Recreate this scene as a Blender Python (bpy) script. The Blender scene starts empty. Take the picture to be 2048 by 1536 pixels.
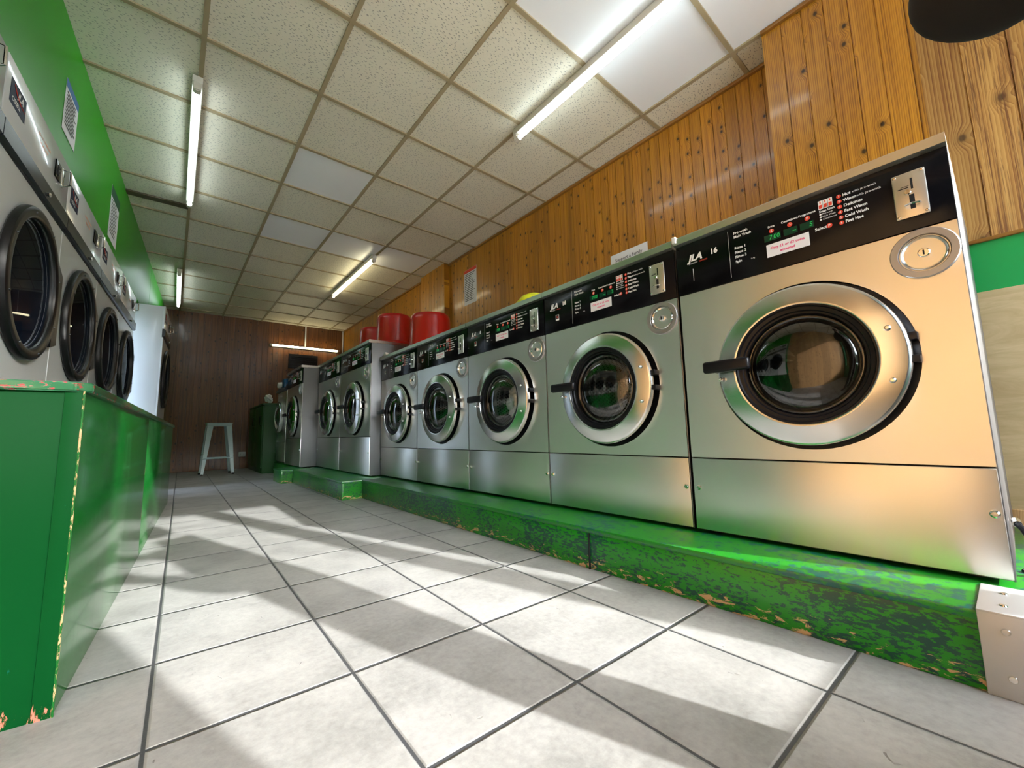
import bpy, bmesh, math, random
from mathutils import Vector, Matrix
random.seed(7)
S = bpy.context.scene
COL = S.collection
PI = math.pi

# ------------------------------------------------------------------ helpers
class MB:
    """collects shapes into one bmesh and links it as one mesh object"""
    def __init__(self):
        self.bm = bmesh.new(); self.mi = 0
    def _tag(self, faces):
        for f in faces: f.material_index = self.mi
    def box(self, x0, y0, z0, x1, y1, z1, bev=0.0, seg=2):
        bm = self.bm
        v = [bm.verts.new((x, y, z)) for x in (x0, x1) for y in (y0, y1) for z in (z0, z1)]
        q = [(0,1,3,2),(4,6,7,5),(0,4,5,1),(2,3,7,6),(0,2,6,4),(1,5,7,3)]
        fs = [bm.faces.new([v[i] for i in t]) for t in q]
        self._tag(fs)
        if bev > 0:
            es = list({e for f in fs for e in f.edges})
            r = bmesh.ops.bevel(bm, geom=es, offset=bev, segments=seg, affect='EDGES', profile=.5, clamp_overlap=True)
            self._tag(r['faces'])
        return self
    def quad(self, pts):
        f = self.bm.faces.new([self.bm.verts.new(p) for p in pts]); self._tag([f]); return self
    def prism(self, pts, d):
        """closed polygon pts (3-D) swept by vector d"""
        bm = self.bm; d = Vector(d)
        a = [bm.verts.new(p) for p in pts]; b = [bm.verts.new(Vector(p)+d) for p in pts]
        n = len(a); fs = [bm.faces.new(a), bm.faces.new(b[::-1])]
        for i in range(n): fs.append(bm.faces.new([a[i], b[i], b[(i+1)%n], a[(i+1)%n]]))
        self._tag(fs); return self
    def lathe(self, prof, c=(0,0,0), axis='Y', n=64, close=False, sx=1.0, sz=1.0):
        """prof: list of (radius, along)"""
        bm = self.bm; rings = []
        for r, t in prof:
            if r < 1e-6:
                p = {'Y':(0,t,0),'Z':(0,0,t),'X':(t,0,0)}[axis]
                rings.append([bm.verts.new(Vector(c)+Vector(p))]); continue
            ring = []
            for k in range(n):
                a = 2*PI*k/n; u, w = r*math.cos(a)*sx, r*math.sin(a)*sz
                p = {'Y':(u,t,w),'Z':(u,w,t),'X':(t,u,w)}[axis]
                ring.append(bm.verts.new(Vector(c)+Vector(p)))
            rings.append(ring)
        fs = []
        m = len(rings)
        for i in range(m if close else m-1):
            A, B = rings[i], rings[(i+1) % m]
            for k in range(n):
                k2 = (k+1) % n
                if len(A) == 1 and len(B) == 1: continue
                if len(A) == 1: fs.append(bm.faces.new([A[0], B[k2], B[k]]))
                elif len(B) == 1: fs.append(bm.faces.new([A[k], A[k2], B[0]]))
                else: fs.append(bm.faces.new([A[k], A[k2], B[k2], B[k]]))
        self._tag(fs); return self
    def tube(self, pts, r, n=10, caps=True):
        bm = self.bm; pts = [Vector(p) for p in pts]; rings = []
        rr = r if isinstance(r, (list, tuple)) else [r]*len(pts)
        up = Vector((0,0,1)); prev = None
        for i, p in enumerate(pts):
            t = (pts[min(i+1, len(pts)-1)]-pts[max(i-1, 0)]).normalized()
            if prev is None:
                ref = up if abs(t.dot(up)) < .95 else Vector((1,0,0))
                u = t.cross(ref).normalized()
            else:
                u = (prev - t*prev.dot(t)).normalized()
            prev = u; w = t.cross(u)
            rings.append([bm.verts.new(p+(u*math.cos(2*PI*k/n)+w*math.sin(2*PI*k/n))*rr[i]) for k in range(n)])
        fs = []
        for A, B in zip(rings, rings[1:]):
            for k in range(n): fs.append(bm.faces.new([A[k], A[(k+1)%n], B[(k+1)%n], B[k]]))
        if caps: fs += [bm.faces.new(rings[0][::-1]), bm.faces.new(rings[-1])]
        self._tag(fs); return self
    def disc(self, x, z, r, y, n=20, ex=1.0):
        vs = [self.bm.verts.new((x+r*ex*math.cos(2*PI*k/n), y, z+r*math.sin(2*PI*k/n))) for k in range(n)]
        f = self.bm.faces.new(vs); self._tag([f]); return self
    def rect(self, x0, z0, x1, z1, y):
        return self.quad([(x0,y,z0),(x1,y,z0),(x1,y,z1),(x0,y,z1)])
    def text(self, s, x, z, size, y, shear=0.0, off=0.0, align='LEFT', ex=0.0, sx=1.0):
        cu = bpy.data.curves.new('t', 'FONT'); cu.body = s; cu.size = size; cu.shear = shear
        cu.offset = off; cu.align_x = align; cu.align_y = 'CENTER'; cu.resolution_u = 3; cu.extrude = ex
        ob = bpy.data.objects.new('t', cu); COL.objects.link(ob)
        dg = bpy.context.evaluated_depsgraph_get(); dg.update()
        me = bpy.data.meshes.new_from_object(ob.evaluated_get(dg))
        nv = len(self.bm.verts); nf = len(self.bm.faces)
        self.bm.from_mesh(me); self.bm.verts.ensure_lookup_table(); self.bm.faces.ensure_lookup_table()
        for v in self.bm.verts[nv:]:
            a, b, c = v.co; v.co = (x+a*sx, y-c, z+b)
        self._tag(self.bm.faces[nf:])
        bpy.data.objects.remove(ob); bpy.data.curves.remove(cu); bpy.data.meshes.remove(me)
        return self
    def build(self, name, mats, parent=None, smooth=35, fix=True):
        me = bpy.data.meshes.new(name)
        if fix: bmesh.ops.recalc_face_normals(self.bm, faces=self.bm.faces)
        self.bm.to_mesh(me); self.bm.free()
        for m in (mats if isinstance(mats, (list, tuple)) else [mats]): me.materials.append(m)
        if smooth:
            for p in me.polygons: p.use_smooth = True
            me.set_sharp_from_angle(angle=math.radians(smooth))
        o = bpy.data.objects.new(name, me); COL.objects.link(o)
        if parent: o.parent = parent
        return o

def tag(o, label=None, cat=None, group=None, kind=None):
    if label: o['label'] = label
    if cat: o['category'] = cat
    if group: o['group'] = group
    if kind: o['kind'] = kind
    return o
def thing(name, label, cat, loc=(0,0,0), rz=0.0, group=None):
    o = bpy.data.objects.new(name, None); COL.objects.link(o)
    o.empty_display_size = .1
    o.location = loc; o.rotation_euler = (0,0,rz)
    return tag(o, label, cat, group)
def copy_tree(o, parent=None):
    c = o.copy(); COL.objects.link(c); c.parent = parent
    for ch in [x for x in KIDS(o)]: copy_tree(ch, c)
    return c
def KIDS(o): return [x for x in bpy.data.objects if x.parent == o]
def struct(o): o['kind'] = 'structure'; return o

# ------------------------------------------------------------------ materials
class NT:
    def __init__(self, name):
        self.m = bpy.data.materials.new(name); self.m.use_nodes = True
        self.t = self.m.node_tree; self.t.nodes.clear()
        self.out = self.n('ShaderNodeOutputMaterial')
    def n(self, typ, **kw):
        nd = self.t.nodes.new(typ)
        for k, v in kw.items():
            if k.startswith('i_'):
                key = k[2:]
                key = int(key) if key.isdigit() else key.replace('_', ' ')
                self.set(nd.inputs[key], v)
            else: setattr(nd, k, v)
        return nd
    def set(self, sock, v):
        if isinstance(v, bpy.types.NodeSocket): self.t.links.new(v, sock)
        elif isinstance(v, bpy.types.Node): self.t.links.new(v.outputs[0], sock)
        elif isinstance(v, (tuple, list)) and len(v) == 3 and sock.type == 'RGBA': sock.default_value = (*v, 1)
        else: sock.default_value = v
    def math(self, op, a, b=None, c=None, clamp=False):
        nd = self.n('ShaderNodeMath', operation=op, use_clamp=clamp)
        self.set(nd.inputs[0], a)
        if b is not None: self.set(nd.inputs[1], b)
        if c is not None: self.set(nd.inputs[2], c)
        return nd.outputs[0]
    def mix(self, f, a, b, blend='MIX'):
        nd = self.n('ShaderNodeMix', data_type='RGBA', blend_type=blend)
        self.set(nd.inputs[0], f); self.set(nd.inputs[6], a); self.set(nd.inputs[7], b)
        return nd.outputs[2]
    def ramp(self, f, stops, interp='LINEAR'):
        nd = self.n('ShaderNodeValToRGB'); self.set(nd.inputs[0], f)
        cr = nd.color_ramp; cr.interpolation = interp
        while len(cr.elements) < len(stops): cr.elements.new(.5)
        for e, (p, c) in zip(cr.elements, stops):
            e.position = p; e.color = (*c, 1) if len(c) == 3 else c
        return nd.outputs[0]
    def step(self, f, a, b):
        nd = self.n('ShaderNodeMapRange', interpolation_type='SMOOTHSTEP')
        self.set(nd.inputs[0], f); self.set(nd.inputs[1], a); self.set(nd.inputs[2], b)
        nd.inputs[3].default_value = 0; nd.inputs[4].default_value = 1
        return nd.outputs[0]
    def coord(self, kind='Object'): return self.n('ShaderNodeTexCoord').outputs[kind]
    def pos(self): return self.n('ShaderNodeNewGeometry').outputs['Position']
    def sep(self, v):
        nd = self.n('ShaderNodeSeparateXYZ'); self.set(nd.inputs[0], v); return nd.outputs
    def comb(self, x, y, z):
        nd = self.n('ShaderNodeCombineXYZ')
        for i, v in enumerate((x, y, z)): self.set(nd.inputs[i], v)
        return nd.outputs[0]
    def mapping(self, v, scale=(1,1,1), loc=(0,0,0), rot=(0,0,0)):
        nd = self.n('ShaderNodeMapping'); self.set(nd.inputs[0], v)
        nd.inputs[1].default_value = loc; nd.inputs[2].default_value = rot; nd.inputs[3].default_value = scale
        return nd.outputs[0]
    def noise(self, v, scale=5, detail=3, rough=.5, dist=0.0, dim='3D'):
        nd = self.n('ShaderNodeTexNoise', noise_dimensions=dim)
        self.set(nd.inputs['Vector'], v); nd.inputs['Scale'].default_value = scale
        nd.inputs['Detail'].default_value = detail; nd.inputs['Roughness'].default_value = rough
        nd.inputs['Distortion'].default_value = dist
        return nd.outputs[0]
    def bump(self, h, strength=.3, dist=.01):
        nd = self.n('ShaderNodeBump'); self.set(nd.inputs['Height'], h)
        nd.inputs['Strength'].default_value = strength; nd.inputs['Distance'].default_value = dist
        return nd.outputs[0]
    def bsdf(self, **kw):
        nd = self.n('ShaderNodeBsdfPrincipled')
        for k, v in kw.items(): self.set(nd.inputs[k.replace('_', ' ')], v)
        self.t.links.new(nd.outputs[0], self.out.inputs[0]); return nd
def simple(name, col, rough=.5, metal=0.0, **kw):
    t = NT(name); t.bsdf(Base_Color=col, Roughness=rough, Metallic=metal, **kw); return t.m
def emit(name, col, st):
    t = NT(name); e = t.n('ShaderNodeEmission'); t.set(e.inputs[0], col); e.inputs[1].default_value = st
    t.t.links.new(e.outputs[0], t.out.inputs[0]); return t.m

def steel(name, base=(.66,.65,.61), rough=.34, aniso=.75, streak=.10):
    t = NT(name)
    p = t.sep(t.coord('Object'))
    v = t.comb(t.math('MULTIPLY', p[0], 4), t.math('MULTIPLY', p[1], 4), t.math('MULTIPLY', p[2], 600))
    h = t.noise(v, 1, 2)
    sm = t.noise(t.coord('Object'), 3, 4, .6)
    r = t.math('ADD', rough-.04, t.math('MULTIPLY', t.math('ADD', h, sm), .06))
    b = t.mix(t.math('MULTIPLY', sm, streak*2), base, tuple(c*.8 for c in base))
    t.bsdf(Base_Color=b, Metallic=1.0, Roughness=r, Anisotropic=aniso, Tangent=t.comb(0,0,1), Normal=t.bump(h, .03, .001))
    return t.m

def planks(name, pw, light, mid, dark, rough=.28, coat=.5, knots=1.0, seed=0.0, rustic=0.0):
    """varnished knotty pine boards; boards run along local z, pitch along local x"""
    t = NT(name); c = t.sep(t.coord('Object'))
    xs = t.math('DIVIDE', c[0], pw); idx = t.math('FLOOR', xs); fr = t.math('FRACT', xs)
    wn = t.n('ShaderNodeTexWhiteNoise', noise_dimensions='1D'); t.set(wn.inputs['W'], t.math('ADD', idx, seed+.37))
    rnd = wn.outputs['Value']; rz = t.math('MULTIPLY', rnd, 37.0)
    z = t.math('ADD', c[2], rz)
    # knots: one candidate per cell of the board
    kv = t.n('ShaderNodeTexVoronoi', voronoi_dimensions='2D', feature='F1')
    kz = t.math('MULTIPLY', z, .72/pw)
    t.set(kv.inputs['Vector'], t.comb(t.math('ADD', t.math('MULTIPLY', xs, 1.0), t.math('MULTIPLY', idx, 5.0)), kz, 0))
    kv.inputs['Scale'].default_value = 1.0; kv.inputs['Randomness'].default_value = .9
    kd = kv.outputs['Distance']; kr = t.sep(kv.outputs['Color'])[0]
    keep = t.step(kr, .68, .71)
    # grain bends round the knots
    bend = t.math('MULTIPLY', t.math('SUBTRACT', 1.0, t.step(kd, .0, .45)), t.math('MULTIPLY', keep, .5))
    gv = t.comb(t.math('ADD', t.math('MULTIPLY', xs, 2.2), t.math('ADD', bend, rz)), 0, t.math('MULTIPLY', z, .55))
    g = t.noise(gv, 2.0, 5, .62, .35)
    fine = t.noise(t.comb(t.math('MULTIPLY', xs, 26), 0, t.math('MULTIPLY', z, 1.6)), 1.0, 3, .6)
    w = t.n('ShaderNodeTexWave', wave_type='BANDS', bands_direction='X', wave_profile='SAW')
    t.set(w.inputs['Vector'], gv); w.inputs['Scale'].default_value = 1.6; w.inputs['Distortion'].default_value = 5.0
    w.inputs['Detail'].default_value = 2; w.inputs['Detail Scale'].default_value = 1.0
    f = t.math('ADD', t.math('MULTIPLY', g, .55), t.math('MULTIPLY', w.outputs['Fac'], .22))
    f = t.math('ADD', f, t.math('MULTIPLY', fine, .22))
    colr = t.ramp(f, [(.34, dark), (.47, mid), (.63, light)])
    tone = t.math('ADD', .84, t.math('MULTIPLY', rnd, .32))
    hs = t.n('ShaderNodeHueSaturation'); t.set(hs.inputs['Value'], tone); t.set(hs.inputs['Color'], colr)
    hs.inputs['Saturation'].default_value = 1.0
    colr = hs.outputs[0]
    halo = t.math('MULTIPLY', t.math('SUBTRACT', 1.0, t.step(kd, .06, .30)), t.math('MULTIPLY', keep, .55*knots))
    colr = t.mix(halo, colr, tuple(x*.45 for x in mid))
    core = t.math('MULTIPLY', t.math('SUBTRACT', 1.0, t.step(kd, .05, .13)), t.math('MULTIPLY', keep, knots))
    colr = t.mix(core, colr, tuple(x*.10 for x in mid))
    if rustic:
        rv = t.noise(t.comb(t.math('MULTIPLY', xs, 5), 0, t.math('MULTIPLY', z, .9)), 2.0, 6, .7, 1.2)
        colr = t.mix(t.math('MULTIPLY', t.math('MULTIPLY', t.step(rv, .50, .60), t.step(rnd, .05, .25)), rustic), colr, (.15,.05,.016))
    t.bsdf(Base_Color=colr, Roughness=t.math('ADD', rough, t.math('MULTIPLY', fine, .12)), Coat_Weight=coat, Coat_Roughness=.12,
           Normal=t.bump(t.math('ADD', fine, t.math('MULTIPLY', t.noise(t.coord('Object'), 2.5, 2), 1.5)), .12, .004))
    return t.m

def painted(name, base, under, wood, rough=.22, chip=.5, low=0.0, lowz=.0, coat=.6, horiz=True, spec=.5, sc=44):
    """gloss paint with older teal paint and bare wood showing at the worn spots"""
    t = NT(name); o = t.coord('Object'); c = t.sep(t.pos())
    sv = t.mapping(o, (1,1,2.6) if horiz else (2.6,2.6,.7))
    n1 = t.noise(sv, sc, 6, .70, .2); n2 = t.noise(o, 4.5, 3, .5)
    f = t.math('ADD', n1, t.math('MULTIPLY', t.math('SUBTRACT', n2, .5), .42))
    worn = t.step(f, 1.075-chip, 1.088-chip)
    tone = t.mix(t.noise(o, 1.6, 3), base, tuple(x*.72 for x in base))
    col = t.mix(worn, tone, under)
    n3 = t.noise(t.mapping(o, (1,1,3) if horiz else (3,3,.6), (3,1,7)), 20, 6, .7, .6)
    lf = t.math('SUBTRACT', 1.0, t.step(c[2], lowz, lowz+.13)) if low else 0.0
    g = t.math('ADD', n3, t.math('MULTIPLY', lf, low)) if low else n3
    bare = t.step(g, .80, .83)
    col = t.mix(bare, col, wood)
    hh = t.math('ADD', t.math('MULTIPLY', worn, -.6), t.math('MULTIPLY', bare, -1.0))
    t.bsdf(Specular_IOR_Level=spec, Base_Color=col, Roughness=t.math('ADD', rough, t.math('MULTIPLY', bare, .5)), Coat_Weight=t.math('MULTIPLY', t.math('SUBTRACT', 1.0, bare), coat), Coat_Roughness=.08,
           Normal=t.bump(t.math('ADD', hh, t.math('MULTIPLY', t.noise(sv, 9, 2), .8)), .15, .003))
    return t.m

def thin_glass(name, tint=(.9,.95,.95), rough=.02, ior=1.45, boost=1.0):
    t = NT(name)
    tr = t.n('ShaderNodeBsdfTransparent'); t.set(tr.inputs[0], tint)
    gl = t.n('ShaderNodeBsdfGlossy'); gl.inputs['Roughness'].default_value = rough
    fr = t.n('ShaderNodeFresnel'); fr.inputs[0].default_value = ior
    mx = t.n('ShaderNodeMixShader'); t.set(mx.inputs[0], t.math('MULTIPLY', fr.outputs[0], boost, clamp=True))
    t.t.links.new(tr.outputs[0], mx.inputs[1]); t.t.links.new(gl.outputs[0], mx.inputs[2])
    t.t.links.new(mx.outputs[0], t.out.inputs[0]); return t.m

M = {}
M['steel'] = steel('brushed_steel', (.88,.875,.84))
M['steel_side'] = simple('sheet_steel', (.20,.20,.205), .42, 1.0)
M['ring'] = steel('spun_steel', (.78,.78,.77), .20, .35, .03)
M['chrome'] = simple('chrome', (.82,.82,.80), .12, 1.0)
M['satin'] = simple('satin_plate', (.74,.70,.62), .38, 1.0)
M['hatch'] = simple('grey_cast_metal', (.42,.41,.40), .42, .85)
M['trim'] = steel('trim_steel', (.80,.79,.74), .30, .5, .05)
M['black'] = simple('gloss_black_panel', (.004,.004,.005), .16, 0.0, Specular_IOR_Level=.22)
M['rubber'] = simple('black_rubber', (.006,.006,.008), .34, 0.0, Specular_IOR_Level=.28)
M['dark'] = simple('dark_inside', (.012,.012,.013), .6)  # shade inside a drum, painted as near-black
M['gap'] = simple('shadow_gap_black', (.004,.004,.004), .8)
M['white_ink'] = simple('white_ink', (.85,.85,.85), .5)
M['red_ink'] = simple('red_ink', (.75,.06,.03), .45)
M['pink_ink'] = simple('magenta_ink', (.80,.03,.22), .5)
M['paper'] = simple('white_paper', (.82,.82,.84), .6)
M['display'] = simple('green_display', (.004,.045,.022), .2)
M['segment'] = emit('lit_segments', (.03,.55,.10), .6)
M['white_metal'] = simple('white_enamel', (.80,.83,.84), .18, 0.0, Coat_Weight=.5, Coat_Roughness=.06)
M['grey_band'] = simple('dark_grey_band', (.05,.055,.06), .25, .3)
M['navy'] = simple('navy_badge', (.010,.020,.060), .5, 0.0, Specular_IOR_Level=.1)
M['orange'] = simple('orange_ink', (.8,.22,.08), .5)
M['dryer_ring'] = simple('black_enamel', (.006,.006,.007), .34, 0.0, Specular_IOR_Level=.35)
M['drum'] = simple('drum_steel', (.42,.43,.44), .3, 1.0)
M['glass'] = thin_glass('door_glass', (.62,.68,.70), .01, 1.55, 2.2)
M['dglass'] = thin_glass('dryer_door_glass', (.86,.90,.94), .01, 1.45, .3)
M['window_glass'] = thin_glass('window_glass', (.97,.98,.98), .0, 1.45, 1.0)
M['red'] = simple('red_plastic', (.50,.003,.004), .28, 0.0, Coat_Weight=.5, Coat_Roughness=.1)
M['yellow'] = simple('lime_plastic', (.62,.66,.01), .35)
M['stool'] = simple('pale_blue_metal', (.42,.56,.58), .3, 0.0, Coat_Weight=.4)
M['plastic'] = simple('white_plastic', (.75,.75,.72), .4)
M['batten'] = simple('cream_batten', (.62,.58,.48), .4)
M['tube'] = emit('lamp_tube', (.80,.94,1.0), 9.0)
M['tube_warm'] = emit('lamp_tube_warm', (1.0,.90,.58), 11.0)
M['teal'] = simple('teal_cloth', (.38,.68,.64), .9)
M['cloth'] = simple('white_cloth', (.85,.85,.90), .9)
M['coat'] = simple('dark_jacket', (.010,.007,.006), .85)
M['skin'] = simple('skin', (.55,.32,.22), .55)
M['hair'] = simple('dark_hair', (.02,.012,.008), .6)
M['frame_green'] = simple('green_frame_paint', (.02,.22,.10), .3)
M['concrete'] = simple('pavement', (.42,.41,.39), .85)
M['white_cap'] = simple('white_cap', (.85,.85,.85), .4)
M['pale_side'] = simple('pale_plaster', (.72,.62,.56), .6)
def green_wall():
    t = NT('green_wall_paint'); o = t.coord('Object')
    col = t.mix(t.noise(o, 1.4, 4, .6), (.020,.30,.004), (.035,.40,.012))
    t.bsdf(Base_Color=col, Roughness=.32, Specular_IOR_Level=.14, Normal=t.bump(t.noise(o, 6, 3), .08, .004)); return t.m
M['green_wall'] = green_wall()
M['plinth'] = painted('plinth_paint', (.010,.235,.004), (.004,.050,.034), (.55,.33,.16), .30, .555, .26, 0.0, .08)
M['plinth_top'] = painted('plinth_top_paint', (.012,.20,.012), (.008,.085,.065), (.50,.35,.22), .3, .53, 0.0, 0.0, .12)
M['counter'] = painted('counter_paint', (.006,.125,.016), (.010,.12,.08), (.60,.38,.22), .17, .36, .13, 0.0, .15, False)
M['counter_end'] = painted('counter_end_paint', (.002,.060,.012), (.005,.095,.055), (.60,.20,.14), .42, .40, .24, 0.0, .0, False, .04, 20)
M['seam'] = painted('worn_edge_paint', (.006,.115,.016), (.55,.34,.18), (.62,.40,.22), .4, .55, .0, .0, .0, False, .2, 60)
M['counter_top'] = painted('counter_top_paint', (.012,.14,.05), (.25,.03,.03), (.62,.42,.28), .2, .50, 0.0, 0.0, .6, True)
M['cab_green'] = simple('dull_green_paint', (.010,.075,.012), .4)
M['pine'] = planks('varnished_pine', .0775, (.58,.260,.016), (.43,.165,.008), (.19,.060,.003), .3, .32)
M['pine_box'] = planks('varnished_pine_wide', .092, (.61,.285,.020), (.46,.19,.010), (.22,.075,.004), .3, .32, seed=9.0)
M['pine_pale'] = planks('worn_pine', .118, (.60,.34,.10), (.47,.235,.055), (.24,.085,.02), .5, .1, .8, 3.0, .8)
M['pine_back'] = planks('shaded_pine', .088, (.24,.090,.020), (.135,.043,.009), (.05,.015,.003), .3, .35, 1.0, 21.0)  # same pine as the right wall, back-wall shade painted into darker boards
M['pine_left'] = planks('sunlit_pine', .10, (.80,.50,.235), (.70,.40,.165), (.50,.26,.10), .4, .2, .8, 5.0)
M['trim_wood'] = simple('brown_trim', (.30,.13,.022), .35)
def plywood():
    t = NT('plywood'); o = t.coord('Object')
    g = t.noise(t.mapping(o, (1.2,1.2,5)), 3, 6, .65, 1.5)
    t.bsdf(Base_Color=t.ramp(g, [(.3,(.50,.36,.17)),(.6,(.66,.50,.27)),(.8,(.72,.58,.34))]), Roughness=.5); return t.m
M['plywood'] = plywood()
M['green_board'] = simple('bright_green_board', (.006,.34,.075), .32)

# floor: square stone-look tiles with dark grout
def floor_mat():
    t = NT('floor_tiles'); p = t.sep(t.pos()); T = .353; a = .0108
    X = t.math('ADD', p[0], .0182); Y = t.math('SUBTRACT', p[1], .2988)
    u = t.math('DIVIDE', t.math('SUBTRACT', X, t.math('MULTIPLY', Y, a)), T)
    v = t.math('DIVIDE', t.math('ADD', Y, t.math('MULTIPLY', X, a)), T)
    fu, fv = t.math('FRACT', u), t.math('FRACT', v)
    du = t.math('MINIMUM', fu, t.math('SUBTRACT', 1.0, fu)); dv = t.math('MINIMUM', fv, t.math('SUBTRACT', 1.0, fv))
    d = t.math('MINIMUM', du, dv)
    line = t.math('SUBTRACT', 1.0, t.step(d, .0075, .0115))
    wn = t.n('ShaderNodeTexWhiteNoise', noise_dimensions='2D'); t.set(wn.inputs['Vector'], t.comb(t.math('FLOOR', u), t.math('FLOOR', v), 0))
    off = t.math('MULTIPLY', wn.outputs['Value'], 30.0)
    pv = t.comb(t.math('ADD', p[0], off), t.math('MULTIPLY', t.math('ADD', p[1], off), 1.0), 0)
    cl = t.noise(pv, 5, 5, .6); gr = t.noise(pv, 60, 4, .65); pit = t.noise(t.mapping(pv, (1,1,1), (3,5,0)), 38, 3, .5, 1.0)
    col = t.ramp(t.math('ADD', t.math('MULTIPLY', cl, .6), t.math('MULTIPLY', gr, .4)), [(.32,(.20,.199,.192)),(.5,(.30,.298,.289)),(.68,(.385,.381,.368))])
    pits = t.math('MULTIPLY', t.step(pit, .70, .76), t.step(cl, .45, .6))
    col = t.mix(pits, col, (.17,.16,.15))
    tone = t.n('ShaderNodeHueSaturation'); t.set(tone.inputs['Color'], col); t.set(tone.inputs['Value'], t.math('ADD', .93, t.math('MULTIPLY', wn.outputs['Value'], .13)))
    col = t.mix(line, tone.outputs[0], (.055,.057,.062))
    edge = t.step(d, .006, .022)
    h = t.math('ADD', t.math('MULTIPLY', gr, .22), t.math('MULTIPLY', edge, 1.0))
    h = t.math('SUBTRACT', t.math('ADD', h, t.math('MULTIPLY', t.noise(pv, 22, 4, .6), .35)), t.math('MULTIPLY', pits, .5))
    t.bsdf(Base_Color=col, Roughness=t.math('ADD', .30, t.math('MULTIPLY', gr, .22)), Normal=t.bump(h, .55, .005)); return t.m
M['floor'] = floor_mat()
def ceil_mat(name, base, fiss):
    t = NT(name); p = t.pos()
    big = t.noise(p, 1.1, 4, .55)
    col = t.mix(t.math('MULTIPLY', big, .5), base, tuple(x*.86 for x in base))
    nrm = None; kw = {}
    if fiss:
        wv = t.n('ShaderNodeTexVoronoi', voronoi_dimensions='2D', feature='F1')
        nz = t.n('ShaderNodeTexNoise'); t.set(nz.inputs['Vector'], p); nz.inputs['Scale'].default_value = 30
        dv = t.n('ShaderNodeVectorMath', operation='MULTIPLY_ADD'); t.set(dv.inputs[0], nz.outputs['Color']); dv.inputs[1].default_value = (.016,.016,0); t.set(dv.inputs[2], p)
        t.set(wv.inputs['Vector'], t.mapping(dv.outputs[0], (1,2.6,1), rot=(0,0,.5))); wv.inputs['Scale'].default_value = 36
        hole = t.math('MULTIPLY', t.math('SUBTRACT', 1.0, t.step(wv.outputs['Distance'], .13, .22)), t.step(t.sep(wv.outputs['Color'])[0], .30, .36))
        pin = t.step(t.noise(p, 210, 1), .67, .72)
        hole = t.math('MAXIMUM', hole, t.math('MULTIPLY', pin, .45))
        col = t.mix(t.math('MULTIPLY', hole, .8), col, tuple(x*.28 for x in base)); kw['Normal'] = t.bump(t.math('MULTIPLY', hole, -1.0), .5, .004)
    t.bsdf(Base_Color=col, Roughness=.42 if fiss else .3, **kw); return t.m
M['tile'] = ceil_mat('fissured_tile', (.84,.785,.62), True)
M['tile_new'] = ceil_mat('plain_white_tile', (.92,.92,.91), False)
M['tbar'] = simple('beige_grid', (.38,.30,.17), .5)

# ------------------------------------------------------------------ the setting
H = 2.7224
YF, YB = -1.0, 8.8          # shop front and back wall
SK = .053                   # the dryer wall is a little out of square
LX = lambda y: -.70 + SK*y  # its face
RX, BX = 2.65, 2.42         # right wall, boxed-out part of it near the camera

fl = MB(); fl.quad([(-1.2,YF-.1,0),(2.8,YF-.1,0),(2.8,9.0,0),(-1.2,9.0,0)])
o = fl.build('floor', M['floor'], smooth=0); struct(o)

# ceiling tiles: one face per tile of the 600 mm grid
CX, CY, CA = -.5963, 2.5873, -.008
def cpt(i, j): return (CX+.6*(i+CA*j), CY+.6*(j-CA*i), H)
def cidx(x, y): return math.floor((x-CX-CA*(y-CY))/.6), math.floor((y-CY+CA*(x-CX))/.6)
new = {cidx(*q) for q in [(1.55,1.05),(2.1,1.1),(2.2,.55),(1.4,.5),(.9,3.45),(.87,4.65),(1.5,4.75),(2.05,4.6)]}
c = MB()
for i in range(-2, 6):
    for j in range(-7, 12):
        c.mi = 1 if (i, j) in new else 0
        dz = random.uniform(0, .004)
        q = [cpt(i,j), cpt(i+1,j), cpt(i+1,j+1), cpt(i,j+1)]
        c.quad([(x, y, z+dz+.004) for x, y, z in q])
c.mi = 0
c.box(-1.6,-2.2,H+.02,3.2,9.6,H+.06)
o = c.build('ceiling', [M['tile'], M['tile_new']], smooth=0, fix=False); struct(o)
c = MB()
for i in range(-1, 6):
    a, b = cpt(i, -7), cpt(i, 11)
    c.prism([(a[0]-.012,a[1],H-.006),(a[0]+.012,a[1],H-.006),(a[0]+.012,a[1],H+.006),(a[0]-.012,a[1],H+.006)], Vector(b)-Vector(a))
for j in range(-6, 11):
    a, b = cpt(-2, j), cpt(6, j)
    c.prism([(a[0],a[1]-.012,H-.005),(a[0],a[1]+.012,H-.005),(a[0],a[1]+.012,H+.006),(a[0],a[1]-.012,H+.006)], Vector(b)-Vector(a))
o = c.build('trim_1', M['tbar'], smooth=0); struct(o)
o = MB().box(-.52,4.70,H-.008,-.02,4.78,H+.004).build('trim_2', simple('dark_slot', (.10,.075,.04), .6), smooth=0); struct(o)

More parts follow.
